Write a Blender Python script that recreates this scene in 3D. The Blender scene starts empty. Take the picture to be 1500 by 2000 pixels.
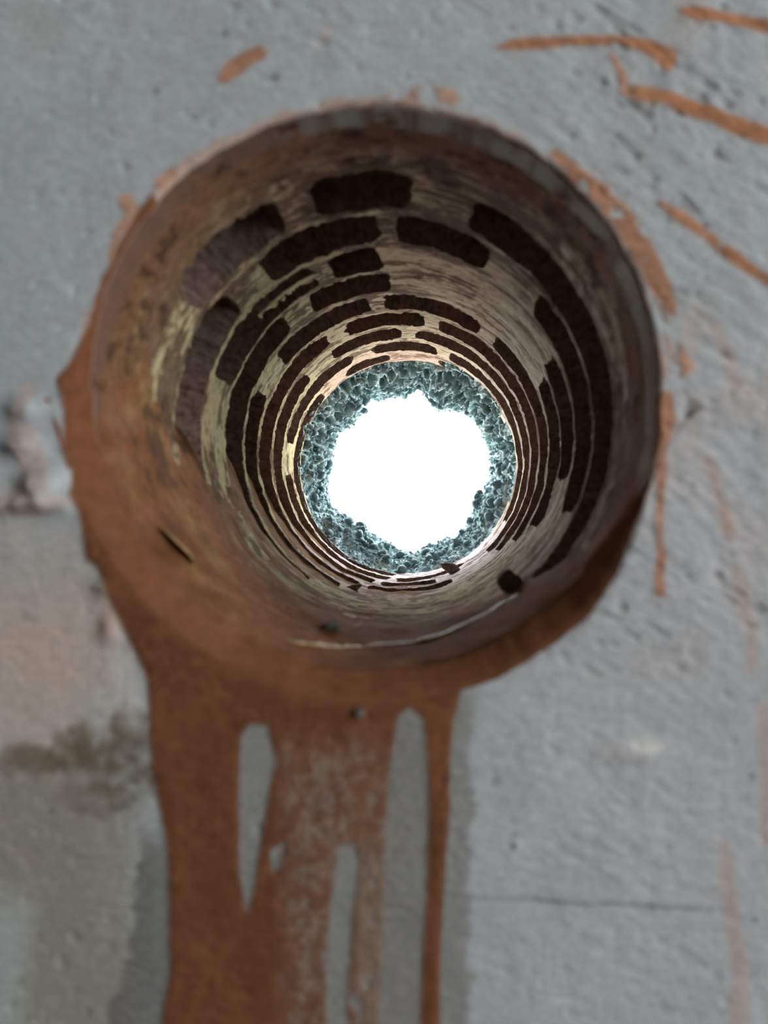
import bpy, math, random
import numpy as np
random.seed(4)
RNG = np.random.default_rng(11)
sc = bpy.context.scene
COL = sc.collection

# ---------------------------------------------------------------- camera
# units are metres.  Bore axis runs along +Y through (0, 0, HZ); the room face of the wall is the plane y = 0
HZ = 1.50
F = 1500.0                       # focal length in pixels of the 1500 x 2000 frame
D = 0.21                         # camera to wall face
VX, VY = 836.0, 996.0            # vanishing point of the bore in the frame
CX, CY, R0 = -111.0, -228.0, 561.0
R = R0 / F * D                   # bore radius, about 79 mm
CAMX, CAMZ = -CX / F * D, HZ + CY / F * D
cam_d = bpy.data.cameras.new('camera'); cam = bpy.data.objects.new('camera', cam_d); COL.objects.link(cam)
cam.location = (CAMX, -D, CAMZ); cam.rotation_euler = (math.pi / 2, 0, 0)
cam_d.sensor_fit = 'HORIZONTAL'; cam_d.sensor_width = 36.0; cam_d.lens = 36.0
cam_d.shift_x = -(VX - 750) / 1500.0; cam_d.shift_y = -(1000 - VY) / 1500.0
cam_d.clip_start = 0.01; cam_d.clip_end = 200
cam_d.dof.use_dof = True; cam_d.dof.focus_distance = D + 0.30; cam_d.dof.aperture_fstop = 9.5
sc.camera = cam

# ---------------------------------------------------------------- sky, daylight, exposure
world = bpy.data.worlds.new('overcast_sky'); sc.world = world; world.use_nodes = True
bg = world.node_tree.nodes['Background']
bg.inputs['Color'].default_value = (0.95, 0.985, 1.0, 1); bg.inputs['Strength'].default_value = 15.5
ROOM = dict(x0=-1.9, x1=1.5, y0=-3.2, z1=2.6)
wl = bpy.data.lights.new('window_daylight', 'AREA'); wl.shape = 'RECTANGLE'; wl.size = 1.2; wl.size_y = 1.1
wl.energy = 30; wl.color = (1.0, 0.99, 0.985)
wlo = bpy.data.objects.new('window_daylight', wl); COL.objects.link(wlo)
WIN = dict(y0=-1.75, y1=-0.55, z0=1.25, z1=2.35)
wlo.location = (ROOM['x1'] - 0.01, (WIN['y0'] + WIN['y1']) / 2, (WIN['z0'] + WIN['z1']) / 2)
wlo.rotation_euler = (0, math.pi / 2, 0)
sc.view_settings.view_transform = 'Standard'; sc.view_settings.look = 'None'
sc.view_settings.exposure = 0.0; sc.view_settings.gamma = 1.0; sc.cycles.max_bounces = 6; sc.cycles.diffuse_bounces = 4; sc.cycles.adaptive_threshold = 0.04; sc.view_settings.use_curve_mapping = False

# ---------------------------------------------------------------- helpers: noise
def _h(ix, iy, iz, seed):
    with np.errstate(over='ignore'):
        h = (ix.astype(np.uint32) * np.uint32(374761393) + iy.astype(np.uint32) * np.uint32(668265263)
             + iz.astype(np.uint32) * np.uint32(2147483647 - 1013) + np.uint32(seed * 974711 + 17))
        h = (h ^ (h >> np.uint32(13))) * np.uint32(1274126177)
        h = (h ^ (h >> np.uint32(16))) * np.uint32(2246822519)
        h = h ^ (h >> np.uint32(15))
    return h.astype(np.float64) / 4294967295.0
def vn(x, y, z, seed=0):
    x, y, z = np.broadcast_arrays(np.asarray(x, float), np.asarray(y, float), np.asarray(z, float))
    ix, iy, iz = np.floor(x), np.floor(y), np.floor(z)
    fx, fy, fz = x - ix, y - iy, z - iz
    ix, iy, iz = ix.astype(np.int64), iy.astype(np.int64), iz.astype(np.int64)
    ux, uy, uz = fx * fx * (3 - 2 * fx), fy * fy * (3 - 2 * fy), fz * fz * (3 - 2 * fz)
    r = 0
    for a in (0, 1):
        for b in (0, 1):
            for c in (0, 1):
                r = r + _h(ix + a, iy + b, iz + c, seed) * (ux if a else 1 - ux) * (uy if b else 1 - uy) * (uz if c else 1 - uz)
    return r * 2 - 1
def fbm(x, y, z, seed=0, o=4, g=0.5):
    r, a, t = 0, 1.0, 0
    for i in range(o):
        r = r + a * vn(x * 2 ** i, y * 2 ** i, z * 2 ** i, seed + i * 7); t += a; a *= g
    return r / t
def worley(x, y, z, seed=0):
    ix, iy, iz = np.floor(x).astype(np.int64), np.floor(y).astype(np.int64), np.floor(z).astype(np.int64)
    d1 = np.full(x.shape, 9.0); d2 = d1.copy(); hid = np.zeros(x.shape)
    for a in (-1, 0, 1):
        for b in (-1, 0, 1):
            for c in (-1, 0, 1):
                jx, jy, jz = ix + a, iy + b, iz + c
                d = np.sqrt((jx + _h(jx, jy, jz, seed) - x) ** 2 + (jy + _h(jx, jy, jz, seed + 1) - y) ** 2
                            + (jz + _h(jx, jy, jz, seed + 2) - z) ** 2)
                n = d < d1
                d2 = np.where(n, d1, np.minimum(d2, d)); hid = np.where(n, _h(jx, jy, jz, seed + 3), hid); d1 = np.where(n, d, d1)
    return d1, d2, hid
def ss(a, b, x):
    t = np.clip((x - a) / (b - a), 0, 1); return t * t * (3 - 2 * t)
def mix(a, b, t):
    return a * (1 - t[..., None]) + np.asarray(b) * t[..., None]

# ---------------------------------------------------------------- helpers: fields in a plane
def sd_poly(PX, PY, pts):
    """signed distance, positive inside the polygon"""
    pts = np.asarray(pts, float); d = np.full(PX.shape, 1e9); ins = np.zeros(PX.shape, bool)
    for i in range(len(pts)):
        ax, ay = pts[i]; bx, by = pts[(i + 1) % len(pts)]
        ex, ey = bx - ax, by - ay; L = ex * ex + ey * ey + 1e-12
        t = np.clip(((PX - ax) * ex + (PY - ay) * ey) / L, 0, 1)
        d = np.minimum(d, np.hypot(PX - ax - t * ex, PY - ay - t * ey))
        if ay != by:
            ins ^= ((ay > PY) != (by > PY)) & (PX < (bx - ax) * (PY - ay) / (by - ay) + ax)
    return np.where(ins, d, -d)
def sd_line(PX, PY, pts):
    """positive inside a stroke whose half width varies along it: pts = (x, y, r)"""
    best = np.full(PX.shape, -1e9)
    for (ax, ay, ar), (bx, by, br) in zip(pts[:-1], pts[1:]):
        ex, ey = bx - ax, by - ay; L = ex * ex + ey * ey + 1e-12
        t = np.clip(((PX - ax) * ex + (PY - ay) * ey) / L, 0, 1)
        best = np.maximum(best, ar + (br - ar) * t - np.hypot(PX - ax - t * ex, PY - ay - t * ey))
    return best
def unproject(px, py):
    """pixel on the bore wall -> (angle in degrees with +90 downwards, depth in mm)"""
    wx, wy = px - VX, py - VY
    a = wx * wx + wy * wy; b = -2 * (wx * CX + wy * CY); c = CX * CX + CY * CY - R0 * R0
    s = (-b + math.sqrt(b * b - 4 * a * c)) / (2 * a)
    return math.degrees(math.atan2(wy * s - CY, wx * s - CX)), D * (s - 1) * 1000
def wall_xz(px, py):
    return (px - VX) / F * D + CAMX, CAMZ - (py - VY) / F * D

# ---------------------------------------------------------------- helpers: meshing
def mesh_obj(name, verts, faces_list, mat, parent=None, colors=None, smooth=True):
    me = bpy.data.meshes.new(name)
    nl = [len(f) for arr in faces_list for f in ([arr[0]] * 1)] if False else None
    V = np.ascontiguousarray(verts, dtype=np.float32)
    loops, starts, tot = [], [], 0
    for arr in faces_list:
        if isinstance(arr, np.ndarray):
            if len(arr) == 0: continue
            k = arr.shape[1]; loops.append(arr.ravel()); starts.append(tot + np.arange(len(arr)) * k); tot += arr.size
        else:
            for f in arr:
                loops.append(np.asarray(f)); starts.append(np.array([tot])); tot += len(f)
    loops = np.concatenate(loops).astype(np.int32); starts = np.concatenate(starts).astype(np.int32)
    me.vertices.add(len(V)); me.vertices.foreach_set('co', V.ravel())
    me.loops.add(len(loops)); me.loops.foreach_set('vertex_index', loops)
    me.polygons.add(len(starts)); me.polygons.foreach_set('loop_start', starts)
    me.update(calc_edges=True); me.validate(clean_customdata=False)
    if smooth: me.polygons.foreach_set('use_smooth', np.ones(len(me.polygons), bool))
    if colors is not None:
        ca = me.color_attributes.new('tint', 'FLOAT_COLOR', 'POINT')
        c4 = np.ones((len(V), 4), np.float32); c4[:, :3] = colors
        ca.data.foreach_set('color', c4.ravel())
    me.materials.append(mat)
    ob = bpy.data.objects.new(name, me); COL.objects.link(ob)
    if parent: ob.parent = parent
    return ob
def march(U, Vv, Fd):
    """marching squares on a regular grid: surface where Fd > 0.
    returns u, v of vertices, quads, polygons, contour edges"""
    nu, nv = Fd.shape
    P = Fd > 0
    cnt = P[:-1, :-1].astype(int) + P[1:, :-1] + P[1:, 1:] + P[:-1, 1:]
    need = np.zeros(P.shape, bool)
    full = cnt == 4; part = (cnt > 0) & (cnt < 4)
    for m in (full, part):
        need[:-1, :-1] |= m; need[1:, :-1] |= m; need[1:, 1:] |= m; need[:-1, 1:] |= m
    need &= P
    idx = -np.ones(P.shape, int); idx[need] = np.arange(need.sum())
    us = list(U[need]); vs = list(Vv[need])
    a, b = np.nonzero(full)
    quads = np.stack([idx[a, b], idx[a + 1, b], idx[a + 1, b + 1], idx[a, b + 1]], 1)
    polys, edges, cross = [], [], {}
    n = len(us)
    for i, j in zip(*np.nonzero(part)):
        cs = ((i, j), (i + 1, j), (i + 1, j + 1), (i, j + 1)); pl = []; kinds = []
        for k in range(4):
            c0, c1 = cs[k], cs[(k + 1) % 4]
            if P[c0]: pl.append(idx[c0]); kinds.append(0)
            if P[c0] != P[c1]:
                key = (c0, c1) if c0 < c1 else (c1, c0)
                q = cross.get(key)
                if q is None:
                    f0, f1 = Fd[key[0]], Fd[key[1]]; t = min(max(f0 / (f0 - f1), 0.02), 0.98)
                    us.append(U[key[0]] + t * (U[key[1]] - U[key[0]])); vs.append(Vv[key[0]] + t * (Vv[key[1]] - Vv[key[0]]))
                    q = n; cross[key] = n; n += 1
                pl.append(q); kinds.append(1 if P[c0] else 2)
        if len(pl) < 3: continue
        polys.append(pl)
        m = len(pl)
        for k in range(m):
            if kinds[k] == 1 and kinds[(k + 1) % m] == 2: edges.append((pl[k], pl[(k + 1) % m]))
    return np.array(us), np.array(vs), quads, polys, edges
def relief(name, U, Vv, Fd, top, back, mat, parent=None, color=None, side_color=None, flip=False, mid=None):
    """a piece with real thickness: its face is top(u, v), its rim is extruded to back(u, v)"""
    u, v, quads, polys, edges = march(U, Vv, Fd)
    if len(u) == 0: return None
    T = top(u, v); C = color(u, v) if color else None
    e = np.array(edges, int).reshape(-1, 2)
    n = len(T)
    uniq, inv = np.unique(e.ravel(), return_inverse=True); inv = inv.reshape(-1, 2)
    if len(uniq):
        S = T[uniq]; m = len(uniq); uu, vv = u[uniq].copy(), v[uniq].copy()
        rings = [S]
        if mid:                                           # chipped lip in front, smoother cavity wall behind it
            deg = np.bincount(inv.ravel(), minlength=m)
            for it in range(40):
                for w in (uu, vv):
                    acc = np.zeros(m); np.add.at(acc, inv[:, 0], w[inv[:, 1]]); np.add.at(acc, inv[:, 1], w[inv[:, 0]])
                    w[:] = np.where(deg == 2, 0.5 * w + 0.25 * acc, w)
            rings.append(mid(uu, vv))
        rings.append(back(uu, vv))
        Vt = np.concatenate([T] + rings)
        side = np.concatenate([np.stack([n + k * m + inv[:, 1], n + k * m + inv[:, 0], n + (k + 1) * m + inv[:, 0], n + (k + 1) * m + inv[:, 1]], 1)
                               for k in range(len(rings) - 1)])
        if C is not None:
            sc_ = side_color(u[uniq], v[uniq]) if side_color else C[uniq]
            C = np.concatenate([C] + [sc_] * len(rings))
    else:
        Vt = T; side = np.zeros((0, 4), int)
    if flip:
        quads = quads[:, ::-1]; polys = [p[::-1] for p in polys]; side = side[:, ::-1]
    return mesh_obj(name, Vt, [quads, side, polys], mat, parent, C)
def empty(name, loc=(0, 0, 0)):
    o = bpy.data.objects.new(name, None); o.location = loc; o.empty_display_size = 0.02; COL.objects.link(o); return o
def tag(o, label=None, cat=None, group=None, kind=None):
    if label: o['label'] = label
    if cat: o['category'] = cat
    if group: o['group'] = group
    if kind: o['kind'] = kind
    return o
def boxes(name, bs, mat, parent=None):
    vs, fs = [], []
    for (x0, y0, z0, x1, y1, z1) in bs:
        n = len(vs)
        vs += [(x0, y0, z0), (x1, y0, z0), (x1, y1, z0), (x0, y1, z0), (x0, y0, z1), (x1, y0, z1), (x1, y1, z1), (x0, y1, z1)]
        fs += [[n, n + 3, n + 2, n + 1], [n + 4, n + 5, n + 6, n + 7], [n, n + 1, n + 5, n + 4], [n + 1, n + 2, n + 6, n + 5],
               [n + 2, n + 3, n + 7, n + 6], [n + 3, n, n + 4, n + 7]]
    return mesh_obj(name, vs, [np.array(fs)], mat, parent, None, smooth=False)

# ---------------------------------------------------------------- materials
def material(name, color=None, rough=0.85, spec=0.3, grain=0.12, gscale=900.0, bump=0.15, bscale=1600.0, bdist=0.0004, stretch=None):
    m = bpy.data.materials.new(name); m.use_nodes = True
    nt = m.node_tree; N = nt.nodes; L = nt.links; b = N['Principled BSDF']
    b.inputs['Roughness'].default_value = rough; b.inputs['Specular IOR Level'].default_value = spec
    tc = N.new('ShaderNodeTexCoord'); src = tc.outputs['Object']
    if stretch:
        mp = N.new('ShaderNodeMapping'); mp.inputs['Scale'].default_value = stretch; L.new(src, mp.inputs['Vector']); src = mp.outputs['Vector']
    nz = N.new('ShaderNodeTexNoise'); nz.inputs['Scale'].default_value = gscale; nz.inputs['Detail'].default_value = 4; L.new(src, nz.inputs['Vector'])
    rp = N.new('ShaderNodeValToRGB'); rp.color_ramp.elements[0].position = 0.3; rp.color_ramp.elements[1].position = 0.7
    lo, hi = 1 - grain, 1 + grain
    rp.color_ramp.elements[0].color = (lo, lo, lo, 1); rp.color_ramp.elements[1].color = (hi, hi, hi, 1)
    L.new(nz.outputs['Fac'], rp.inputs['Fac'])
    mx = N.new('ShaderNodeMix'); mx.data_type = 'RGBA'; mx.blend_type = 'MULTIPLY'; mx.inputs['Factor'].default_value = 1.0
    if color is None:
        at = N.new('ShaderNodeAttribute'); at.attribute_name = 'tint'; L.new(at.outputs['Color'], mx.inputs['A'])
    else:
        mx.inputs['A'].default_value = (*color, 1)
    L.new(rp.outputs['Color'], mx.inputs['B']); L.new(mx.outputs['Result'], b.inputs['Base Color'])
    nb = N.new('ShaderNodeTexNoise'); nb.inputs['Scale'].default_value = bscale; nb.inputs['Detail'].default_value = 5; L.new(src, nb.inputs['Vector'])
    bp = N.new('ShaderNodeBump'); bp.inputs['Strength'].default_value = bump; bp.inputs['Distance'].default_value = bdist
    L.new(nb.outputs['Fac'], bp.inputs['Height']); L.new(bp.outputs['Normal'], b.inputs['Normal'])
    return m
M_PLASTER = material('grey_cement_plaster', rough=0.9, grain=0.10, gscale=420, bump=0.5, bscale=700, bdist=0.0006)
M_CLAY = material('scraped_clay', rough=0.95, spec=0.03, grain=0.40, gscale=520, bump=0.5, bscale=900, bdist=0.0005, stretch=(0.6, 2.6, 0.6))
M_CAVITY = material('dusty_clay', (0.24, 0.17, 0.14), rough=1.0, spec=0.05, grain=0.15, gscale=200, bump=0.3)
M_MUD = material('dried_clay_mud', rough=0.95, spec=0.02, grain=0.14, gscale=300, bump=0.35, bscale=500, bdist=0.0006)
M_FOAM = material('grey_insulating_plaster', rough=0.8, spec=0.25, grain=0.22, gscale=700, bump=0.6, bscale=1200, bdist=0.0005)
M_BEAD = material('grey_bead', (0.105, 0.185, 0.205), rough=0.6, spec=0.4, grain=0.25, gscale=900, bump=0.4)
M_GRIT = material('dark_grit', (0.10, 0.095, 0.09), rough=0.8, grain=0.3, gscale=500, bump=0.5)
M_ROOM = material('pale_room_plaster', (0.32, 0.31, 0.29), rough=0.9, grain=0.05, gscale=20, bump=0.1, bscale=40)
M_FLOOR = material('concrete_screed', (0.20, 0.19, 0.175), rough=0.9, grain=0.1, gscale=15, bump=0.2, bscale=60)
M_FRAME = material('white_window_frame', (0.75, 0.75, 0.73), rough=0.4, grain=0.02, gscale=30, bump=0.0)

# ---------------------------------------------------------------- the room round the camera
x0, x1, y0, z1 = ROOM['x0'], ROOM['x1'], ROOM['y0'], ROOM['z1']
for nm, bs, mt in (
        ('floor', [(x0 - .1, y0 - .1, -.1, x1 + .1, 0, 0)], M_FLOOR),
        ('ceiling', [(x0 - .1, y0 - .1, z1, x1 + .1, 0, z1 + .1)], M_ROOM),
        ('wall_left', [(x0 - .1, y0 - .1, 0, x0, 0, z1)], M_ROOM),
        ('wall_back', [(x0, y0 - .1, 0, x1, y0, z1)], M_ROOM),
        ('wall_right', [(x1, y0 - .1, 0, x1 + .1, WIN['y0'], z1), (x1, WIN['y1'], 0, x1 + .1, 0, z1),
                        (x1, WIN['y0'], 0, x1 + .1, WIN['y1'], WIN['z0']), (x1, WIN['y0'], WIN['z1'], x1 + .1, WIN['y1'], z1)], M_ROOM)):
    tag(boxes(nm, bs, mt), kind='structure')
win = tag(empty('window_1', (x1 + .05, -1.15, WIN['z0'])), kind='structure')
def child_boxes(name, bs, mt, par):
    ox, oy, oz = par.location
    return boxes(name, [(a - ox, b - oy, c - oz, d - ox, e - oy, f - oz) for a, b, c, d, e, f in bs], mt, par)
wy0, wy1, wz0, wz1 = WIN['y0'], WIN['y1'], WIN['z0'], WIN['z1']
child_boxes('window_frame', [(x1 + .03, wy0, wz0, x1 + .08, wy0 + .06, wz1), (x1 + .03, wy1 - .06, wz0, x1 + .08, wy1, wz1),
                             (x1 + .03, wy0 + .06, wz0, x1 + .08, wy1 - .06, wz0 + .06), (x1 + .03, wy0 + .06, wz1 - .06, x1 + .08, wy1 - .06, wz1),
                             (x1 + .035, -1.17, wz0 + .06, x1 + .075, -1.13, wz1 - .06)], M_FRAME, win)
mg = bpy.data.materials.new('window_glass'); mg.use_nodes = True
mg.node_tree.nodes['Principled BSDF'].inputs['Transmission Weight'].default_value = 1
mg.node_tree.nodes['Principled BSDF'].inputs['Roughness'].default_value = 0.02
child_boxes('window_pane', [(x1 + .05, wy0 + .06, wz0 + .06, x1 + .056, -1.17, wz1 - .06)], mg, win)
child_boxes('window_pane', [(x1 + .05, -1.13, wz0 + .06, x1 + .056, wy1 - .06, wz1 - .06)], mg, win)

# ================================================================ the drilled wall
wall = tag(empty('wall_front', (0, 0, 0)), kind='structure')

# ---- 1. the grey plaster face, with its worn relief and stains, cut by the round hole
step = 4.0
gx = np.arange(-80, 1581, step); gy = np.arange(-80, 2081, step)
WPX, WPY = np.meshgrid(gx, gy, indexing='ij')
HCX, HCY = VX + CX, VY + CY
def rim_rag(ca, sa):
    rag = 7 * fbm(ca * 5, sa * 5, 3.1, 21, 4, 0.6) + (5 - 3.5 * ss(-.2, .4, sa)) * vn(ca * 22, sa * 22, 1.7, 22)
    return 2 + rag * (1 - 0.5 * ss(0.1, 0.8, -sa))
def hole_edge(px, py):
    """distance outwards from the ragged rim of the hole, in pixels"""
    dx, dy = px - HCX, py - HCY
    r = np.hypot(dx, dy); a = np.arctan2(dy, dx)
    ca, sa = np.cos(a), np.sin(a)
    return r - (R0 + rim_rag(ca, sa))
def wall_height(px, py):
    """how far the plaster stands out towards the room, metres"""
    x, z = px / 60.0, py / 60.0
    # slanted trowel drag: features stretch along a shallow diagonal on the right, level on the left
    h = 0.00035 * fbm(x * .8, z * .8, 0.3, 31, 4)
    u = (px * 0.86 + py * 0.5) / 26.0; v = (-px * 0.5 + py * 0.86) / 11.0
    rr = ss(650, 1250, px) * (1 - 0.65 * ss(1100, 1500, py))
    h += rr * (0.00045 * fbm(u * .6, v * .6, 2.2, 41, 3) - 0.0006 * ss(0.38, 0.85, vn(u, v, 0.5, 43) + 0.5 * vn(u / 5, v / 5, .1, 45)))
    h += (1 - rr) * (0.00020 * fbm(px / 30., py / 12., 4.2, 51, 3) - 0.0004 * ss(0.45, 0.8, vn(px / 24., py / 13., .5, 53)))
    # lumps of old mortar left of the hole
    for lx, ly, sx, sy, a in ((48, 800, 34, 26, .0030), (45, 870, 36, 26, .0036), (85, 945, 36, 30, .0042), (30, 985, 60, 18, .0018),
                              (95, 985, 50, 20, .0020), (205, 1150, 22, 22, .0016), (215, 1225, 22, 26, .0016), (1240, 1465, 60, 22, .0012),
                              (1010, 1650, 10, 8, .0010)):
        h += a * np.exp(-((px - lx) / sx) ** 2 - ((py - ly) / sy) ** 2) * (1 + 0.25 * fbm(px / 22., py / 22., 1.1, 61, 3))
    # the ledge under them and the hairline crack at lower right
    h += 0.0012 * ss(1010, 985, py) * ss(170, 90, px) * ss(880, 960, py)
    cy = 1752 + (px - 880) * 0.055 + 5 * vn(px / 60., 0.4, 0.2, 63)
    h -= 0.0009 * np.exp(-((py - cy) / 4.0) ** 2) * ss(870, 940, px) * ss(1440, 1340, px) * (0.6 + 0.5 * vn(px / 35., .1, .2, 64))
    edge = np.minimum(np.minimum(px + 80, 1580 - px), np.minimum(py + 80, 2080 - py))
    return h * ss(0, 70, edge)
def worn(s, c): return ss(-0.1, 0.5, s - 0.35 * c)
def lip(px, py):
    d = np.maximum(hole_edge(px, py), 0)
    a = np.arctan2(py - HCY, px - HCX)
    low = worn(np.sin(a), np.cos(a))      # the rim is worn rounder towards the lower left
    w = 10 + 50 * low
    return (0.0015 + 0.0055 * low) * np.clip(1 - d / w, 0, 1) ** 2
def wall_top(px, py):
    x, z = wall_xz(px, py)
    return np.stack([x, -wall_height(px, py) + lip(px, py), z], -1)
def wall_back(px, py):
    x, z = wall_xz(px, py)
    return np.stack([x, np.full_like(x, 0.012), z], -1)
GREY = np.array([0.395, 0.425, 0.435])
MUDC = np.array([0.36, 0.17, 0.092])
def wall_color(px, py):
    c = np.ones(px.shape + (3,)) * GREY
    n = fbm(px / 140., py / 140., 0.7, 71, 4); n2 = fbm(px / 40., py / 40., 0.9, 73, 3)
    c *= (1 + 0.10 * n + 0.06 * n2)[..., None]
    warm = np.array([0.46, 0.385, 0.31]); olive = np.array([0.14, 0.115, 0.075]); wet = np.array([0.22, 0.215, 0.20])
    pink = np.array([0.50, 0.33, 0.25])
    # right side: faint rosy clay film in blotches
    c = mix(c, pink, 0.30 * ss(900, 1450, px) * ss(-0.1, 0.5, fbm(px / 90., py / 130., 1.9, 75, 3)) * ss(1700, 900, py))
    c = mix(c, (0.50, 0.485, 0.50), 0.65 * ss(820, 1100, px) * ss(500, 900, py) * (0.5 + 0.5 * n))
    # lower left: sand coloured stain, then grime with painted shade
    b = ss(330, 120, px + 60 * n) * ss(940, 1130, py + 90 * n + 30 * n2)
    c = mix(c, warm, 0.75 * b * (0.75 + 0.5 * n))
    c = mix(c, (0.52, 0.40, 0.33), 0.6 * b * ss(1080, 1240, py + 90 * n) * ss(1460, 1330, py + 80 * n2 + 60 * n))
    c = mix(c, (0.245, 0.23, 0.19), 0.8 * ss(340, 200, px) * ss(1450, 1560, py + 60 * n))  # grime tone, deepened to paint in the photographer's shadow
    # mouldy patch
    for mx_, my_, rx, ry, k in ((225, 1470, 120, 90, .95), (60, 1480, 75, 40, .8), (250, 1420, 45, 40, .7), (170, 1560, 80, 40, .5)):
        dd = ((px - mx_) / rx) ** 2 + ((py - my_) / ry) ** 2 + 1.5 * n2 + 1.0 * n + 0.6 * fbm(px / 14., py / 14., .4, 74, 3)
        c = mix(c, olive, k * ss(1.7, 0.0, dd))
    # damp strips beside the run of mud
    e1 = 914 + 34 * fbm(px / 120., py / 40., 2.7, 77, 5, 0.65) + 12 * ss(1500, 1350, py)
    c = mix(c, wet, 0.8 * ss(e1 + 12, e1 - 6, px) * ss(700, 760, px) * ss(1325, 1400, py))
    c = mix(c, wet, 0.55 * ss(960, 900, px) * ss(860, 900, px) * ss(1330, 1350, py) * ss(1440, 1380, py))
    e2 = 262 - 40 * fbm(px / 120., py / 45., 5.7, 79, 5, 0.65) - 60 * ss(1850, 2000, py)
    c = mix(c, wet * 0.7, 0.85 * ss(e2 - 10, e2 + 8, px) * ss(420, 330, px) * ss(1590, 1680, py))
    c = mix(c, wet, 0.85 * ss(440, 470, px) * ss(870, 840, px) * ss(1380, 1420, py))
    # white salty scuff
    dd = ((px - 1240) / 75) ** 2 + ((py - 1460) / 40) ** 2 + 0.9 * n2
    c = mix(c, (0.62, 0.61, 0.58), 0.7 * ss(0.9, 0.1, dd))
    # bluish efflorescence lower left corner and beside the run
    c = mix(c, (0.42, 0.47, 0.47), 0.6 * ss(90, 20, px + 20 * n2) * ss(1700, 1800, py))
    c = mix(c, (0.56, 0.55, 0.53), 0.7 * np.exp(-((px - 240 - (py - 1330) * .25) / 22) ** 2) * ss(1240, 1300, py) * ss(1450, 1400, py))
    # old clay splashes that have soaked in
    for pts, k in ((((1400, 640, 8), (1420, 690, 10), (1440, 760, 4)), .4), (((1385, 900, 5), (1402, 960, 8), (1420, 1030, 9), (1430, 1050, 2)), .75),
                   (((1436, 1110, 5), (1450, 1160, 9), (1466, 1230, 10), (1470, 1300, 6)), .55), (((1415, 1650, 5), (1420, 1720, 14), (1430, 1800, 13), (1446, 1900, 16), (1440, 2050, 16)), .5),
                   (((1492, 1380, 8), (1498, 1500, 10), (1500, 1640, 12)), .5), (((60, 760, 14), (30, 830, 16)), .35), (((50, 850, 26), (80, 940, 28), (20, 985, 18), (120, 985, 16)), .45),
                   (((225, 1130, 16), (210, 1230, 20)), .45), (((640, 60, 10), (620, 90, 6)), .25), (((1040, 340, 10), (1085, 370, 6)), .3), (((60, 40, 40), (80, 60, 40)), .12)):
        d = sd_line(px, py, pts) + 7 * n2 + 4 * n
        c = mix(c, (0.46, 0.25, 0.16), 0.8 * k * ss(-10, 9, d + 5 * fbm(px / 12., py / 12., .7, 76, 3)))
    # clay dust round the rim of the hole
    d = hole_edge(px, py); a = np.arctan2(py - HCY, px - HCX)
    c = mix(c, (0.50, 0.28, 0.18), 0.6 * ss(20, 2, d + 22 * n2 + 16 * n))
    # pits coloured darker than the face
    u = (px * 0.86 + py * 0.5) / 26.0; v = (-px * 0.5 + py * 0.86) / 11.0
    rr = ss(650, 1250, px) * (1 - 0.65 * ss(1100, 1500, py))
    c = mix(c, (0.19, 0.17, 0.15), 0.40 * rr * ss(0.38, 0.85, vn(u, v, 0.5, 43) + 0.5 * vn(u / 5, v / 5, .1, 45)))
    cy = 1752 + (px - 880) * 0.055 + 5 * vn(px / 60., 0.4, 0.2, 63)
    c = mix(c, (0.16, 0.15, 0.14), 0.6 * np.exp(-((py - cy) / 4.0) ** 2) * ss(870, 940, px) * ss(1440, 1340, px))
    for sx, sy, r_ in ((1468, 1517, 7), (1475, 1797, 7), (440, 66, 7), (305, 178, 7), (538, 150, 9), (380, 228, 6), (472, 1571, 5), (1005, 1630, 6), (45, 1915, 6), (100, 1585, 6)):
        c = mix(c, (0.12, 0.12, 0.12), 0.75 * ss(r_ * 1.3, r_ * .4, np.hypot(px - sx, py - sy)))
    return np.clip(c, 0.02, 0.9)
def rim_color(px, py):
    a = np.arctan2(py - HCY, px - HCX); n = fbm(px / 40., py / 40., 8.8, 72, 3)
    c = np.ones(px.shape + (3,)) * np.array([0.15, 0.075, 0.046])
    return mix(c, (0.30, 0.30, 0.28), ss(-2.0, -1.6, a) * ss(-0.1, -0.4, a) * ss(-0.5, 0.1, n))
EDGE = hole_edge(WPX, WPY)
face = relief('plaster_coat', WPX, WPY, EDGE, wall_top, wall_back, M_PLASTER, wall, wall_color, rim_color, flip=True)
face['label'] = 'rough grey plaster face with clay stains'
# the rest of the plaster face, out to the corners of the room
ax, az = wall_xz(-80.0, 2080.0); bx, bz = wall_xz(gx[-1], -80.0)
az = wall_xz(0, gy[-1])[1]
rest_v = [(x0, 0, 0), (x1, 0, 0), (x1, 0, z1), (x0, 0, z1), (ax, 0, az), (bx, 0, az), (bx, 0, bz), (ax, 0, bz)]
rest = mesh_obj('plaster_field', rest_v, [np.array([[0, 1, 5, 4], [1, 2, 6, 5], [2, 3, 7, 6], [3, 0, 4, 7]])], M_PLASTER, wall,
                np.tile(GREY, (8, 1)), smooth=False)

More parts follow.
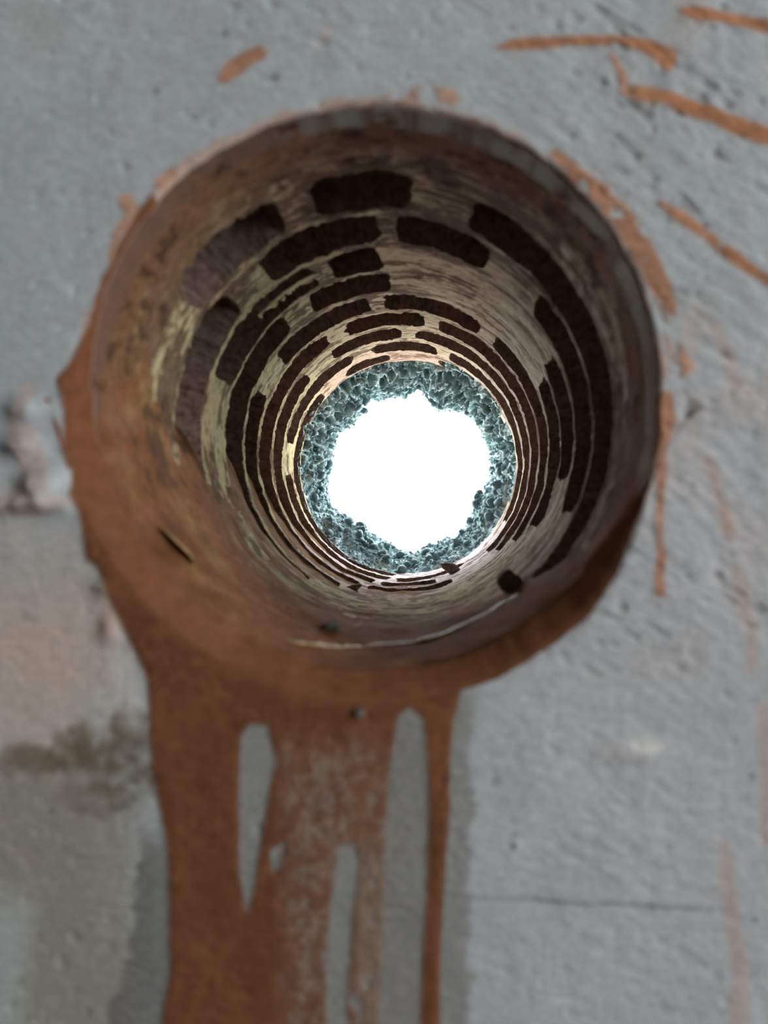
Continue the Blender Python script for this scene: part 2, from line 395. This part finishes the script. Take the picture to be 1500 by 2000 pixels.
# ---- 2. the hollow clay block behind it: parallel webs and cross ribs, cut by the core drill
NPHI, NY = 1160, 470
PH0 = math.radians(90)          # the seam lies at the bottom, under the mud
phi1 = PH0 + np.linspace(0, 2 * math.pi, NPHI); yy1 = np.linspace(-0.5, 361.0, NY)
BP, BY = np.meshgrid(phi1, yy1, indexing='ij')
def shift(phi): return 12 * np.clip(np.cos(phi), 0, 1)
VOIDS = [
    (45.5, 70, [(-149, -116), (-108, -83), (-67, 47)]),
    (81, 106, [(-213, -141), (-128, -93), (-87.5, -60), (-41, 24)]),
    (117, 142, [(-162, -116), (-110, -94), (-27, 14)]),
    (152, 176, [(-236, -132), (-121, -92), (-24, 30)]),
    (189, 212, [(-246, -157), (-143, -102), (-96, -57), (-50, 38)]),
    (225, 248, [(-252, -122), (-114, -80), (-74, 45), (68, 104)]),
    (263, 284, [(-256, -139), (-124, -91), (-84, 48), (75, 100)]),
    (300, 321, [(-170, -117), (-262, -186), (-106, -74), (-68, 30), (60, 94)]),
    (336, 355, [(-264, -140), (-123, -99), (-73, -28), (-24, 20)])]
def wrap_in(phi_deg, a, b):
    """signed arc distance in mm inside the sector a..b"""
    mid, half = (a + b) / 2, (b - a) / 2
    d = (phi_deg - mid + 180) % 360 - 180
    return (half - np.abs(d)) * math.pi / 180 * R * 1000
c_, s_ = np.cos(BP), np.sin(BP)
warp_y = 1.9 * fbm(c_ * 9, s_ * 9, BY / 16., 81, 4, 0.6) + 1.5 * vn(c_ * 40, s_ * 40, BY / 6., 83) + 1.1 * vn(c_ * 90, s_ * 90, BY / 3., 84)
warp_a = 3.0 * fbm(c_ * 9, s_ * 9, BY / 14., 85, 4, 0.6)
pd = np.degrees(BP)
yrow = BY - shift(BP) + warp_y
VOIDF = np.full(BP.shape, -99.0)
for k, (a, b, secs) in enumerate(VOIDS):
    fy = np.minimum(yrow - a, b - yrow) + 3.0 + 0.8 * np.abs(c_)
    for (s0, s1) in secs:
        fa = wrap_in(pd, s0, s1) + warp_a
        kk = 7.5
        h = np.clip(0.5 + 0.5 * (fa - fy) / kk, 0, 1)
        VOIDF = np.maximum(VOIDF, fa * (1 - h) + fy * h - kk * h * (1 - h))
# the scraped remains of a broken rib in the third row, left of the crown
VOIDF = np.where((pd % 360 > 222) & (pd % 360 < 246), np.minimum(VOIDF, np.abs(yrow - 128) - 3.0 + 1.2 * warp_y), VOIDF)
SOLID = -VOIDF
def bore_noise(p, y):
    c, s = np.cos(p), np.sin(p)
    st = fbm(c * 3.0, s * 3.0, y / 1.6, 91, 3, 0.7)                       # drilling scores run round the bore
    big = fbm(c * 7, s * 7, y / 13., 93, 4, 0.55)
    return st, big
def bore_point(p, y, off):
    r = R + off
    return np.stack([r * np.cos(p), y / 1000.0, HZ - r * np.sin(p)], -1)
def rim_y(p):
    return 1.8 + 5.5 * worn(np.sin(p), np.cos(p))        # the clay starts behind the rounded plaster rim
def bore_top(p, y):
    st, big = bore_noise(p, y); y = np.maximum(y, rim_y(p))
    return bore_point(p, y, 0.00035 * st + 0.0009 * big + 0.0006)
def bore_back(p, y): y = np.maximum(y, rim_y(p)); return bore_point(p, y, 0.044)
def bore_mid(p, y): y = np.maximum(y, rim_y(p)); return bore_point(p, y, 0.0035)
def bore_color(p, y):
    st, big = bore_noise(p, y); c, s = np.cos(p), np.sin(p)
    cream = np.array([0.54, 0.425, 0.29]); green = np.array([0.50, 0.45, 0.255]); brown = np.array([0.115, 0.066, 0.042])
    rosy = np.array([0.44, 0.30, 0.225]); grey = np.array([0.46, 0.42, 0.345])
    col = np.ones(p.shape + (3,)) * cream
    col = mix(col, green, 0.8 * ss(0.2, 0.9, -c) + 0 * p)
    col = mix(col, rosy, ss(300, 345, y) * ss(0.2, 0.8, -s))
    col = mix(col, grey, 0.7 * ss(0.3, 0.9, c))
    col = mix(col, np.array([0.60, 0.53, 0.55]), ss(0.35, 0.8, s) * ss(170, 270, y))  # lavender sky light on the far floor, painted into the clay colour
    film = ss(-0.10, 0.22, fbm(c * 5, s * 5, y / 9., 95, 4, 0.6) + (0.65 + 0.5 * ss(-0.2, 0.5, c)) * st + 0.55 * fbm(c * 20, s * 20, y / 5., 99, 4, 0.6) - 0.08 + 0.35 * ss(130, 40, y) + 0.0 * y)
    col = mix(col, brown, 0.88 * film)
    # mud splashed collar just inside the rim, grey cut plaster at the upper right
    colr = ss(34, 22, y + 6 * big + 3 * st)
    col = mix(col, np.array([0.21, 0.105, 0.065]), 0.95 * colr)
    gp = ss(9, 4, y + 4 * big) * ss(-0.1, 0.3, c) * ss(0.15, -0.2, s)
    col = mix(col, np.array([0.36, 0.36, 0.33]) * 1.0, gp * (0.65 + 0.35 * ss(-.3, .3, st)))
    gl = ss(34, 14, y + 8 * big) * ss(0.35, 0.75, c) * ss(0.5, 0.0, s)
    col = mix(col, np.array([0.20, 0.165, 0.135]), 0.6 * gl * ss(-.2, .3, st))
    mud = ss(-0.2, 0.35, -c * 0.9 + 0.1 * s + 0.7 * big) * ss(62, 30, y)
    col = mix(col, np.array([0.19, 0.105, 0.052]), 0.7 * mud)
    d = fbm(c * 10, s * 10, y / 11., 103, 4, 0.6) + 0.4 * fbm(c * 30, s * 30, y / 4., 104, 3)
    col = mix(col, np.array([0.065, 0.034, 0.021]), 0.8 * ss(0.10, 0.38, d) * ss(150, 20, y))       # rusty dirt clinging near the entry
    return np.clip(col, 0.02, 0.9)
CAV = np.array([0.24, 0.17, 0.14])
def cav_color(p, y):
    n = fbm(np.cos(p) * 6, np.sin(p) * 6, y / 20., 97, 3)
    return np.ones(p.shape + (3,)) * CAV * (1 + 0.25 * n)[..., None]
def piece(name, region):
    f = np.minimum(SOLID, region)
    if not (f > 0).any(): return None
    ii = np.nonzero((f > 0).any(1))[0]; jj = np.nonzero((f > 0).any(0))[0]
    sl = (slice(max(ii[0] - 1, 0), ii[-1] + 2), slice(max(jj[0] - 1, 0), jj[-1] + 2))
    return relief(name, BP[sl], BY[sl], f[sl], bore_top, bore_back, M_CLAY, wall, bore_color, cav_color, mid=bore_mid)
ycut = BY - shift(BP)
bounds = [(-60, VOIDS[0][0] - 1)]
for k in range(len(VOIDS) - 1): bounds.append((VOIDS[k][1] + 1, VOIDS[k + 1][0] - 1))
bounds.append((VOIDS[-1][1] + 1, 400))
for k, (a, b) in enumerate(bounds):
    o = piece('web' if k else 'entry_collar', np.minimum(ycut - a, b - ycut) + 1e-3)
    if k == 0: o['label'] = 'mud-brown collar just inside the hole rim'
for k, (a, b, secs) in enumerate(VOIDS):
    secs = sorted(secs, key=lambda q: q[0])
    for i, (s0, s1) in enumerate(secs):
        m0 = (s0 + s1) / 2
        n0, n1 = secs[(i + 1) % len(secs)]
        if i == len(secs) - 1: n0 += 360; n1 += 360
        m1 = (n0 + n1) / 2
        piece('rib', np.minimum(np.minimum(ycut - (a - 1), (b + 1) - ycut), wrap_in(pd, m0, m1)) + 1e-3)
# cavity end wall of the block, behind the ribs
def tube(name, rad, ya, yb, mat, parent, n=96):
    a = np.linspace(0, 2 * math.pi, n, endpoint=False)
    V = np.concatenate([np.stack([rad * np.cos(a), np.full(n, y), HZ + rad * np.sin(a)], -1) for y in (ya, yb)])
    i = np.arange(n); j = (i + 1) % n
    return mesh_obj(name, V, [np.stack([i, j, j + n, i + n], 1)], mat, parent)
tube('cavity_wall', R + 0.040, 0.002, 0.366, M_CAVITY, wall)

# ---- 3. the crumbly insulating plaster on the outside
YE = 405.0
NP2, NY2 = 1100, 150
p2 = np.linspace(0, 2 * math.pi, NP2); y2 = np.linspace(357.5, YE, NY2)
EP, EY = np.meshgrid(p2, y2, indexing='ij')
OUT = [(705, 803), (723, 781), (760, 779), (790, 776), (824, 763), (837, 784), (864, 803), (895, 806), (916, 812), (935, 840), (950, 870), (958, 907), (950, 930), (947, 956), (929, 983),
       (925, 1008), (898, 1042), (880, 1052), (855, 1057), (834, 1070), (805, 1076), (778, 1075), (742, 1051), (702, 1026), (672, 1005), (647, 987), (640, 956), (645, 925), (650, 895), (655, 870), (662, 852), (693, 830)]
s_end = (D * 1000 + YE - 12) / (D * 1000)
oa, orr = [], []
for (px, py) in OUT:
    qx, qy = (px - VX) * s_end - CX, (py - VY) * s_end - CY
    oa.append(math.atan2(qy, qx) % (2 * math.pi)); orr.append(math.hypot(qx, qy) / F * D)
o_ = np.argsort(oa); oa = np.array(oa)[o_]; orr = np.array(orr)[o_]
def exit_radius(p): return np.interp(np.asarray(p) % (2 * math.pi), oa, orr, period=2 * math.pi)
def foam_off(p, y, want_cells=False):
    c, s = np.cos(p), np.sin(p)
    t = ss(359, YE - 10, y)
    base = (exit_radius(p) + 0.0035 - R) * t ** 0.8 + 0.0022 * (1 - t)
    k = 1 / 0.0092
    r_ = R - 0.004 * t
    X, Y_, Z = r_ * c * k, y / 1000 * k, r_ * s * k
    X = X + 0.35 * vn(X * 1.3, Y_ * 1.3, Z * 1.3, 5); Z = Z + 0.35 * vn(X * 1.3, Y_ * 1.3, Z * 1.3, 6)
    d1, d2, hid = worley(X, Y_, Z, 101)
    e1, e2, hid2 = worley(X * 2.3, Y_ * 2.3, Z * 2.3, 131)
    up = ss(0.35, -0.35, s)
    pore = 0.0085 * (0.35 + 0.8 * hid) * ss(0.0, 0.34, d2 - d1) + 0.0022 * ss(0.05, .5, e2 - e1)
    bead = -0.0048 * np.sqrt(np.clip(1 - (d1 / 0.75) ** 2, 0, 1)) * (0.4 + hid) - 0.0012 * np.sqrt(np.clip(1 - (e1 / .7) ** 2, 0, 1))
    big = 0.0024 * fbm(c * 9, s * 9, y / 12., 141, 3) + 0.0026 * t * fbm(c * 24, s * 24, y / 7., 143, 3, .7)
    fade = ss(357.5, 364, y)
    if want_cells: return d1, d2, hid, e1, e2, up
    return base + (up * (pore - 0.0030) + (1 - up) * (bead + 0.0014) + big) * (0.25 + 0.75 * fade)
offs = foam_off(EP, EY)
offs[-1] = offs[0]
V = bore_point(EP, EY, offs).reshape(-1, 3)
n_ = fbm(np.cos(EP) * 20, np.sin(EP) * 20, EY / 6., 151, 3)
d1, d2, hid, e1, e2, up = foam_off(EP, EY, True)
lit_ridge = np.maximum(ss(0.20, 0.05, d2 - d1), 0.6 * ss(0.16, 0.04, e2 - e1))            # backlit ridge edges painted pale between dark graphite beads
C = np.ones(EP.shape + (3,)) * np.array([0.062, 0.145, 0.142]) * (0.7 + 0.6 * hid)[..., None] * (1 + 0.3 * n_)[..., None]
C = mix(C, (0.095, 0.17, 0.20), 1 - up)
C = mix(C, (0.50, 0.635, 0.63), lit_ridge * (0.35 + 0.65 * ss(-.3, .3, n_)))
i, j = np.meshgrid(np.arange(NP2 - 1), np.arange(NY2 - 1), indexing='ij'); i = i.ravel(); j = j.ravel()
q = np.stack([i * NY2 + j, (i + 1) * NY2 + j, (i + 1) * NY2 + j + 1, i * NY2 + j + 1], 1)
foam = mesh_obj('insulating_plaster', V, [q], M_FOAM, wall, C.reshape(-1, 3))
foam['label'] = 'crumbly blue-grey porous plaster at the far end of the hole'
# outer face of the house wall round the exit
n = 128; a = np.linspace(0, 2 * math.pi, n, endpoint=False)
ringr = np.maximum(exit_radius(a) + 0.006, 0.05)
V = np.concatenate([np.stack([ringr * np.cos(a), np.full(n, YE / 1000), HZ - ringr * np.sin(a)], -1),
                    np.stack([1.9 * np.cos(a), np.full(n, YE / 1000), HZ - 1.4 * np.sin(a)], -1)])
i = np.arange(n); j = (i + 1) % n
mesh_obj('outer_face', V, [np.stack([i, j, j + n, i + n], 1)], M_FOAM, wall, np.tile((0.45, 0.46, 0.46), (2 * n, 1)))
# loose grains: the larger ones singly, the finest as one mass
def ico(sub, seed, amp):
    import bmesh
    bm = bmesh.new(); bmesh.ops.create_icosphere(bm, subdivisions=sub, radius=1.0)
    v = np.array([w.co[:] for w in bm.verts]); f = np.array([[w.index for w in fc.verts] for fc in bm.faces]); bm.free()
    nn = 1 + amp * vn(v[:, 0] * 1.4 + seed, v[:, 1] * 1.4, v[:, 2] * 1.4, seed) + 0.4 * amp * vn(v[:, 0] * 4 + seed, v[:, 1] * 4, v[:, 2] * 4, seed + 3)
    return v * nn[:, None], f
protos = []
for k in range(6):
    v, f = ico(2, 200 + k, 0.28)
    me = mesh_obj('grain', v, [f], M_BEAD, None); me_d = me.data; bpy.data.objects.remove(me); protos.append(me_d)
made = 0
while made < 260:
    p = random.uniform(0, 2 * math.pi)
    if math.sin(p) < -0.1 and random.random() < 0.55: continue
    y = 361 + (YE - 8 - 361) * random.random() ** 0.6
    of = float(foam_off(np.array([p]), np.array([y]))[0])
    rad = random.choice((0.0012, 0.0015, 0.0019, 0.0025, 0.0034))
    co = bore_point(np.array([p]), np.array([y]), of - rad * 0.35)[0]
    o = bpy.data.objects.new('grain', protos[made % 6]); COL.objects.link(o); o.parent = wall
    o.location = co; o.scale = (rad * random.uniform(.8, 1.2), rad * random.uniform(.8, 1.2), rad * random.uniform(.7, 1.1))
    o.rotation_euler = (random.random() * 6, random.random() * 6, random.random() * 6); made += 1
v0, f0 = ico(1, 300, 0.35)
NS = 2600
ps = RNG.uniform(0, 2 * math.pi, NS); ys = 360 + (YE - 4 - 360) * RNG.random(NS)
ofs = foam_off(ps, ys); rr_ = RNG.uniform(0.0004, 0.0011, NS)
cs = bore_point(ps, ys, ofs - rr_ * 0.3)
V = (v0[None] * rr_[:, None, None] * RNG.uniform(.7, 1.3, (NS, 1, 3)) + cs[:, None]).reshape(-1, 3)
Fc = (f0[None] + (np.arange(NS) * len(v0))[:, None, None]).reshape(-1, 3)
tag(mesh_obj('fine_grains', V, [Fc], M_BEAD, wall), kind='stuff')

# ================================================================ mud inside the bore
NPM, NYM = 900, 330
mp1 = PH0 - math.pi + np.linspace(0, 2 * math.pi, NPM); my1 = np.concatenate([np.linspace(0.4, 8, 24), np.linspace(9, 340, NYM - 24)])
MP, MY = np.meshgrid(mp1, my1, indexing='ij')
def mud_off(p, y):
    """radius of the mud surface relative to the bore, mm; more than zero lets the clay webs stand proud"""
    deg = (np.degrees(p) - 100 + 180) % 360 - 180        # 0 at the lowest, slightly left
    c, s = np.cos(p), np.sin(p)
    big = fbm(c * 6, s * 6, y / 22., 161, 4, 0.55); st = fbm(c * 2.5, s * 2.5, y / 3.0, 163, 3)
    wl_ = np.interp(y, [0, 40, 90, 140, 200, 340], [70, 92, 66, 72, 66, 52])    # half width to the left
    wr_ = np.interp(y, [0, 40, 90, 140, 200, 340], [84, 64, 44, 34, 26, 20])    # to the right
    w = np.where(deg > 0, wl_, wr_)
    depth = np.interp(y, [0, 30, 80, 130, 190, 260, 340], [-1.6, -1.5, -1.0, 0.2, 1.8, 2.6, 3.4])
    x = (np.abs(deg) - w) / 26.0
    rise = 3.2 * ss(-0.5, 0.6, x) + 40 * ss(0.1, 1.6, x)
    low = worn(s, c)                     # at the worn rim the mud rolls over on to the wall face
    A = 1.5 + 5.5 * low; wpx = 10 + 50 * low
    roll = wpx * 0.14 * (1 - np.sqrt(np.clip(y / A, 0, 1))) + rim_rag(c, s) * 0.14 * ss(9, 3, y)
    return depth * ss(2, 11, y) + roll - 0.5 * ss(9, 4, y) + rise + (1.5 * big + 0.35 * st) * ss(-2, 10, y)
MO = mud_off(MP, MY)
def mud_top(p, y): return bore_point(p, y - 0.7 * ss(7, 1, y), np.minimum(mud_off(p, y), 38) / 1000)
def mud_color(p, y):
    c, s = np.cos(p), np.sin(p)
    n = fbm(c * 7, s * 7, y / 18., 171, 4); n2 = fbm(c * 4, s * 4, y / 5., 173, 3)
    base = np.array([0.19, 0.083, 0.04]); ochre = np.array([0.21, 0.14, 0.055]); dull = np.array([0.225, 0.13, 0.07]); dark = np.array([0.095, 0.052, 0.032])
    col = np.ones(p.shape + (3,)) * base
    col = mix(col, dull, ss(60, 170, y + 30 * n))
    col = mix(col, ochre, 0.8 * ss(0.0, 0.4, n2 + 0.3 * n) * ss(0.3, 0.9, -c) * ss(110, 60, y) * ss(12, 26, y))
    col = mix(col, np.array([0.24, 0.125, 0.075]), 0.6 * ss(0.1, 0.5, n) * ss(.2, .8, -c))
    col = mix(col, np.array([0.44, 0.39, 0.25]), 0.8 * ss(0.02, 0.30, n2 + 0.5 * n) * ss(85, 130, y) * ss(230, 180, y) * ss(0.3, 0.8, s))
    n3 = fbm(c * 12, s * 12, y / 9., 175, 4, 0.6)
    col = col * (1 + 0.35 * n3 + 0.2 * n)[..., None]
    col = mix(col, dark, 0.85 * ss(0.10, 0.38, -n + 0.6 * n2 - 0.7 * n3) * ss(14, 30, y) * ss(0.75, 0.2, s))
    col = mix(col, np.array([0.175, 0.073, 0.036]) * (1 + 0.2 * n.mean()), 0.85 * ss(13, 3, y))
    return np.clip(col, 0.02, .9)
mud = relief('mud_lining', MP, MY, np.where(MY < 13, 10.5, 20.0) - MO, mud_top, lambda p, y: bore_point(p, y, 0.039 + 0 * p), M_MUD, wall, mud_color)
mud['label'] = 'orange-brown clay mud coating the bottom and near left of the bore'

# ================================================================ mud on the plaster face
def wall_piece(name, field, thick, label, cat, color=MUDC, bounds_=None, group=None, patchy=0.0, stp=3.0):
    xa, ya, xb, yb = bounds_
    X, Y_ = np.meshgrid(np.arange(xa, xb + stp, stp), np.arange(ya, yb + stp, stp), indexing='ij')
    n1 = fbm(X / 22., Y_ / 22., 1.3, 181, 4, 0.6)
    f = field(X, Y_) + 5.0 * n1
    if patchy:
        f = np.minimum(f, 16 * (fbm(X / 30., Y_ / 30., 3.3, 183, 4, 0.6) + 0.4 - 0.6 * patchy))
    f = np.minimum(f, hole_edge(X, Y_) - 0.5)
    def hgt(px, py):
        d = np.maximum(field(px, py), 0)
        return thick * (0.35 + 0.65 * ss(0, 14, d)) * (1 + 0.35 * fbm(px / 30., py / 45., 2.1, 185, 3)) * ss(-4, 16, hole_edge(px, py))
    def top(px, py):
        P = wall_top(px, py); P[..., 1] -= hgt(px, py) + 0.00008; return P
    def back(px, py):
        P = wall_top(px, py); P[..., 1] += 0.0004; return P
    def colr(px, py):
        n = fbm(px / 60., py / 110., 1.1, 187, 4); n2 = fbm(px / 16., py / 24., 1.7, 189, 3)
        c = np.ones(px.shape + (3,)) * np.asarray(color) * (1 + 0.22 * n + 0.12 * n2)[..., None]
        if name == 'mud_run':                             # between the main runs the clay dried to a lacy film
            thin = ss(525, 575, px + 12 * n) * ss(785, 745, px + 12 * n) * ss(1400, 1500, py + 40 * n)
            lace = ss(0.11, 0.02, np.abs(fbm(px / 24., py / 30., 9.1, 193, 4, 0.6))) + 0.8 * ss(0.25, 0.5, fbm(px / 30., py / 60., 4.4, 195, 3))
            c = mix(c, (0.24, 0.175, 0.135), thin * np.clip(0.25 + 0.75 * lace, 0, 1))
            c = mix(c, (0.23, 0.165, 0.12), 0.8 * ss(690, 705, px) * ss(765, 745, px) * ss(1600, 1720, py))
        c = mix(wall_color(px, py), c, 0.25 + 0.75 * ss(-2, 9, field(px, py) + 3 * n2))      # thins out to a film at its edge
        return np.clip(c, .02, .9)
    o = relief(name, X, Y_, f, top, back, M_MUD, None, colr, flip=True)
    return tag(o, label, cat, group)
RUN = [(300, 372), (262, 415), (228, 478), (198, 540), (166, 630), (134, 700), (106, 742), (120, 800), (118, 880), (140, 930), (135, 965), (150, 1000), (160, 1050), (165, 1095), (188, 1112), (203, 1140), (218, 1185), (240, 1232), (264, 1282), (284, 1330),
       (290, 1400), (294, 1480), (302, 1550), (318, 1620), (328, 1700), (328, 1800), (331, 1900), (316, 1975), (312, 2090), (862, 2090), (862, 1900), (866, 1800), (872, 1700), (880, 1600), (882, 1480), (890, 1400), (905, 1348),
       (950, 1332), (1000, 1292), (1050, 1252), (1100, 1200), (1140, 1160), (1187, 1106), (1226, 1040), (1257, 960), (1276, 885), (1100, 850), (700, 700), (330, 640), (340, 460)]
GAPS = [[(474, 1440), (490, 1418), (520, 1418), (536, 1480), (525, 1540), (515, 1600), (505, 1660), (495, 1730), (483, 1775), (472, 1700), (470, 1550)],
        [(780, 1400), (800, 1385), (825, 1405), (832, 1480), (835, 1600), (830, 1750), (822, 1900), (815, 2100), (735, 2100), (748, 1900), (754, 1750), (757, 1600), (766, 1500)],
        [(665, 1655), (690, 1650), (700, 1690), (692, 1750), (682, 1850), (674, 1950), (690, 2100), (645, 2100), (640, 1900), (645, 1800), (655, 1720)],
        [(530, 1660), (552, 1650), (545, 1690), (535, 1700)]]
def run_field(X, Y_):
    f = sd_poly(X, Y_, RUN)
    for g in GAPS: f = np.minimum(f, -sd_poly(X, Y_, g))
    # between the runs the film is thin and broken, grey plaster shows through
    thin = ss(525, 580, X) * ss(790, 735, X) * ss(1420, 1560, Y_)
    brk = 26 * (fbm(X / 26., Y_ / 40., 6.1, 191, 4, 0.65) + 0.42 - 0.10 * ss(600, 690, X) * ss(1650, 1800, Y_)) + 3
    f = np.minimum(f, brk * thin + 60 * (1 - thin))
    return f
RUNC = np.array([0.165, 0.068, 0.033])
wall_piece('mud_run', run_field, 0.00035, 'broad run of orange-brown clay mud streaming down the wall below the hole', 'mud stain', RUNC, (90, 350, 1300, 2080), stp=3.4)
PALE = np.array([0.40, 0.21, 0.135])
for pts, lab, colr, pat in (
        (((438, 152, 11), (452, 138, 17), (478, 118, 14), (508, 104, 14)), 'small orange clay dab above and left of the hole', PALE, 0),
        (((975, 92, 3), (1000, 88, 10), (1040, 85, 12), (1130, 80, 9), (1220, 80, 10), (1268, 92, 15), (1302, 112, 20), (1304, 128, 12)), 'long curved orange clay smear hooked at its right end, above the hole', MUDC * 1.08, .12),
        (((1335, 22, 6), (1360, 26, 13), (1420, 34, 11), (1470, 46, 12), (1560, 66, 14)), 'orange clay streak running off the top right corner of the wall', MUDC * 1.1, 0),
        (((1215, 178, 5), (1245, 182, 14), (1300, 190, 13), (1340, 208, 17), (1400, 228, 15), (1450, 250, 17), (1560, 285, 17)), 'thick slanting orange clay streak between the hooked smear and the thin one', MUDC * 1.1, 0),
        (((1292, 398, 5), (1325, 422, 12), (1380, 458, 8), (1430, 500, 12), (1480, 535, 9), (1560, 580, 12)), 'thin slanting orange clay streak right of the hole', MUDC * 1.08, 0.05),
        (((1190, 95, 4), (1212, 140, 7), (1218, 160, 9)), 'tiny clay fleck linking two streaks at the upper right', PALE, .4),
        (((1300, 775, 14), (1296, 820, 26), (1280, 868, 24), (1292, 885, 9), (1293, 930, 9), (1289, 1000, 6), (1288, 1060, 6), (1293, 1080, 9), (1288, 1120, 9), (1290, 1155, 11)), 'orange clay blob with a thin drip on the right rim of the hole', PALE * 0.95, 0),
        (((1085, 300, 10), (1130, 345, 17), (1180, 385, 20), (1225, 440, 24), (1262, 505, 24), (1300, 580, 20), (1310, 620, 12)), 'crumbly orange clay smear along the upper right rim of the hole', PALE * 0.95, .3),
        (((1310, 640, 14), (1318, 680, 14), (1340, 715, 16), (1320, 730, 8)), 'pale clay patch beside the right rim above the dripping blob', np.array([.48, .28, .2]), .55),
        (((760, 190, 8), (820, 182, 13), (870, 186, 15), (915, 206, 14), (935, 230, 8)), 'pale rosy clay smear on the top rim of the hole', np.array([.42, .27, .2]), .55),
        (((248, 395, 16), (265, 420, 14), (232, 450, 8), (218, 500, 8)), 'small crumbly clay patch on the upper left rim of the hole', np.array([.46, .27, .19]), .3),
        (((335, 338, 10), (312, 360, 12)), 'tiny clay crust on the upper left rim, nearer the top', np.array([.46, .27, .19]), .3)):
    xs = [q[0] for q in pts]; ys_ = [q[1] for q in pts]; rm = max(q[2] for q in pts) + 20
    wall_piece('clay_splash', lambda X, Y_, pts=pts: sd_line(X, Y_, pts) + 3, 0.00018, lab, 'clay splash', colr,
               (min(xs) - rm, min(ys_) - rm, min(max(xs) + rm, 1575), max(ys_) + rm), 'clay splashes on the plaster', pat, 2.6)

# ================================================================ loose bits in the bore
def lump(px, py, rad, sx, sy, sz, mat, name, label, cat, seed, sink=0.4):
    deg, y = unproject(px, py); p = math.radians(deg)
    of = min(float(mud_off(np.array([p]), np.array([y]))[0]), 1.0) / 1000
    v, f = ico(3, seed, 0.35)
    co = bore_point(np.array([p]), np.array([y]), of - rad * (1 - sink) * sz)[0]
    o = mesh_obj(name, v * np.array([sx, sy, sz]) * rad, [f], mat)
    o.location = co; o.rotation_euler = (0, -(p - math.pi / 2), 0)
    return tag(o, label, cat, 'grit lumps in the bore')
lump(1002, 1146, 0.0052, 1.0, 1.0, 0.95, M_GRIT, 'grit_lump', 'dark grey grit lump on the lower right of the bore', 'grit', 401)
lump(886, 1116, 0.0044, 1.5, 1.0, 0.8, material('brown_grit', (0.16, 0.11, 0.09), rough=.9, grain=.3, gscale=500), 'grit_lump', 'brown crumb of clay lying near the far end of the bore floor', 'grit', 402, .3)
lump(641, 1237, 0.0030, 1.2, 1.0, 0.6, M_GRIT, 'grit_lump', 'small dark pebble on the muddy floor of the bore', 'grit', 403)
lump(690, 1148, 0.0030, 1.8, 1.0, 0.6, material('clay_crumb', (0.2, 0.14, 0.11), rough=.9, grain=.3, gscale=500), 'grit_lump', 'flat clay crumb on the bore floor below the bright exit', 'grit', 405, .5)
o = mesh_obj('grit_lump', ico(3, 407, .3)[0] * np.array([.0014, .0010, .0013]), [ico(3, 407, .3)[1]], M_GRIT)
X_, Z_ = wall_xz(703, 1391); o.location = (X_, float(wall_top(np.array([703.]), np.array([1391.]))[0, 1]) - 0.0010, Z_)
tag(o, 'tiny dark speck of grit stuck in the mud run below the hole', 'grit', 'grit lumps in the bore')
# a thin ridge of scored clay that breaks through the mud, arcing along the bottom
path = [(556, 1258, .3), (580, 1266, .8), (640, 1270, 1.2), (720, 1270, .7), (800, 1264, .7), (860, 1251, 1.1), (920, 1226, .8), (985, 1185, 1.1), (1020, 1160, .4)]
pts = []
for (a_, b_), in [((k, k + 1),) for k in range(len(path) - 1)]:
    for t in np.linspace(0, 1, 14, endpoint=False):
        q = [path[a_][m] * (1 - t) + path[b_][m] * t for m in range(3)]
        dg, y = unproject(q[0], q[1]); pts.append((math.radians(dg), y, q[2]))
V = []; ns = 8
for k, (p, y, w) in enumerate(pts):
    of = float(mud_off(np.array([p]), np.array([y]))[0])
    w = 0.7 * w * (1 + 0.3 * math.sin(k * 1.7) + 0.2 * math.sin(k * 0.6))
    for m in range(ns):
        t = 2 * math.pi * m / ns
        V.append(bore_point(np.array([p]), np.array([y + 1.3 * w * math.cos(t)]), (of - 0.1 + 0.9 * w * math.sin(t)) / 1000)[0])
fq = []
for k in range(len(pts) - 1):
    for m in range(ns): fq.append([k * ns + m, k * ns + (m + 1) % ns, (k + 1) * ns + (m + 1) % ns, (k + 1) * ns + m])
rg = mesh_obj('clay_ridge', V, [np.array(fq), [list(range(ns)), [(len(pts) - 1) * ns + m for m in range(ns)]]],
              material('wet_clay_ridge', (0.28, 0.21, 0.10), rough=0.2, spec=0.6, grain=0.25, gscale=300))
tag(rg, 'thin wet yellowish clay ridge arcing across the muddy bore floor', 'clay ridge')
# a lifted flake of clay on the lower left
fl = []; nf = 12
for k in range(nf + 1):
    t = k / nf; px = 296 + 74 * t; py = 1036 + 74 * t + 12 * math.sin(t * math.pi)
    dg, y = unproject(px, py); p = math.radians(dg); of = float(mud_off(np.array([p]), np.array([y]))[0])
    wdt = 13.0 * math.sin(math.pi * (0.06 + 0.88 * t)) + .3
    for (dy, lift) in ((0, 4.2), (wdt * .5, 2.2), (wdt, .0), (wdt, -1.2), (wdt * .5, 1.0), (0.4, 3.2)):
        fl.append(bore_point(np.array([p]), np.array([y + dy]), (of - lift * math.sin(math.pi * (0.08 + .84 * t))) / 1000)[0])
ff = [[k * 6 + m, k * 6 + (m + 1) % 6, (k + 1) * 6 + (m + 1) % 6, (k + 1) * 6 + m] for k in range(nf) for m in range(6)]
tag(mesh_obj('clay_flake', fl, [np.array(ff), [list(range(6)), [nf * 6 + m for m in range(6)]]],
             material('ochre_flake', (0.42, 0.29, 0.13), rough=.6, grain=.2, gscale=300)),
    'lifted ochre clay flake with a dark slit on the lower left of the bore', 'clay flake')
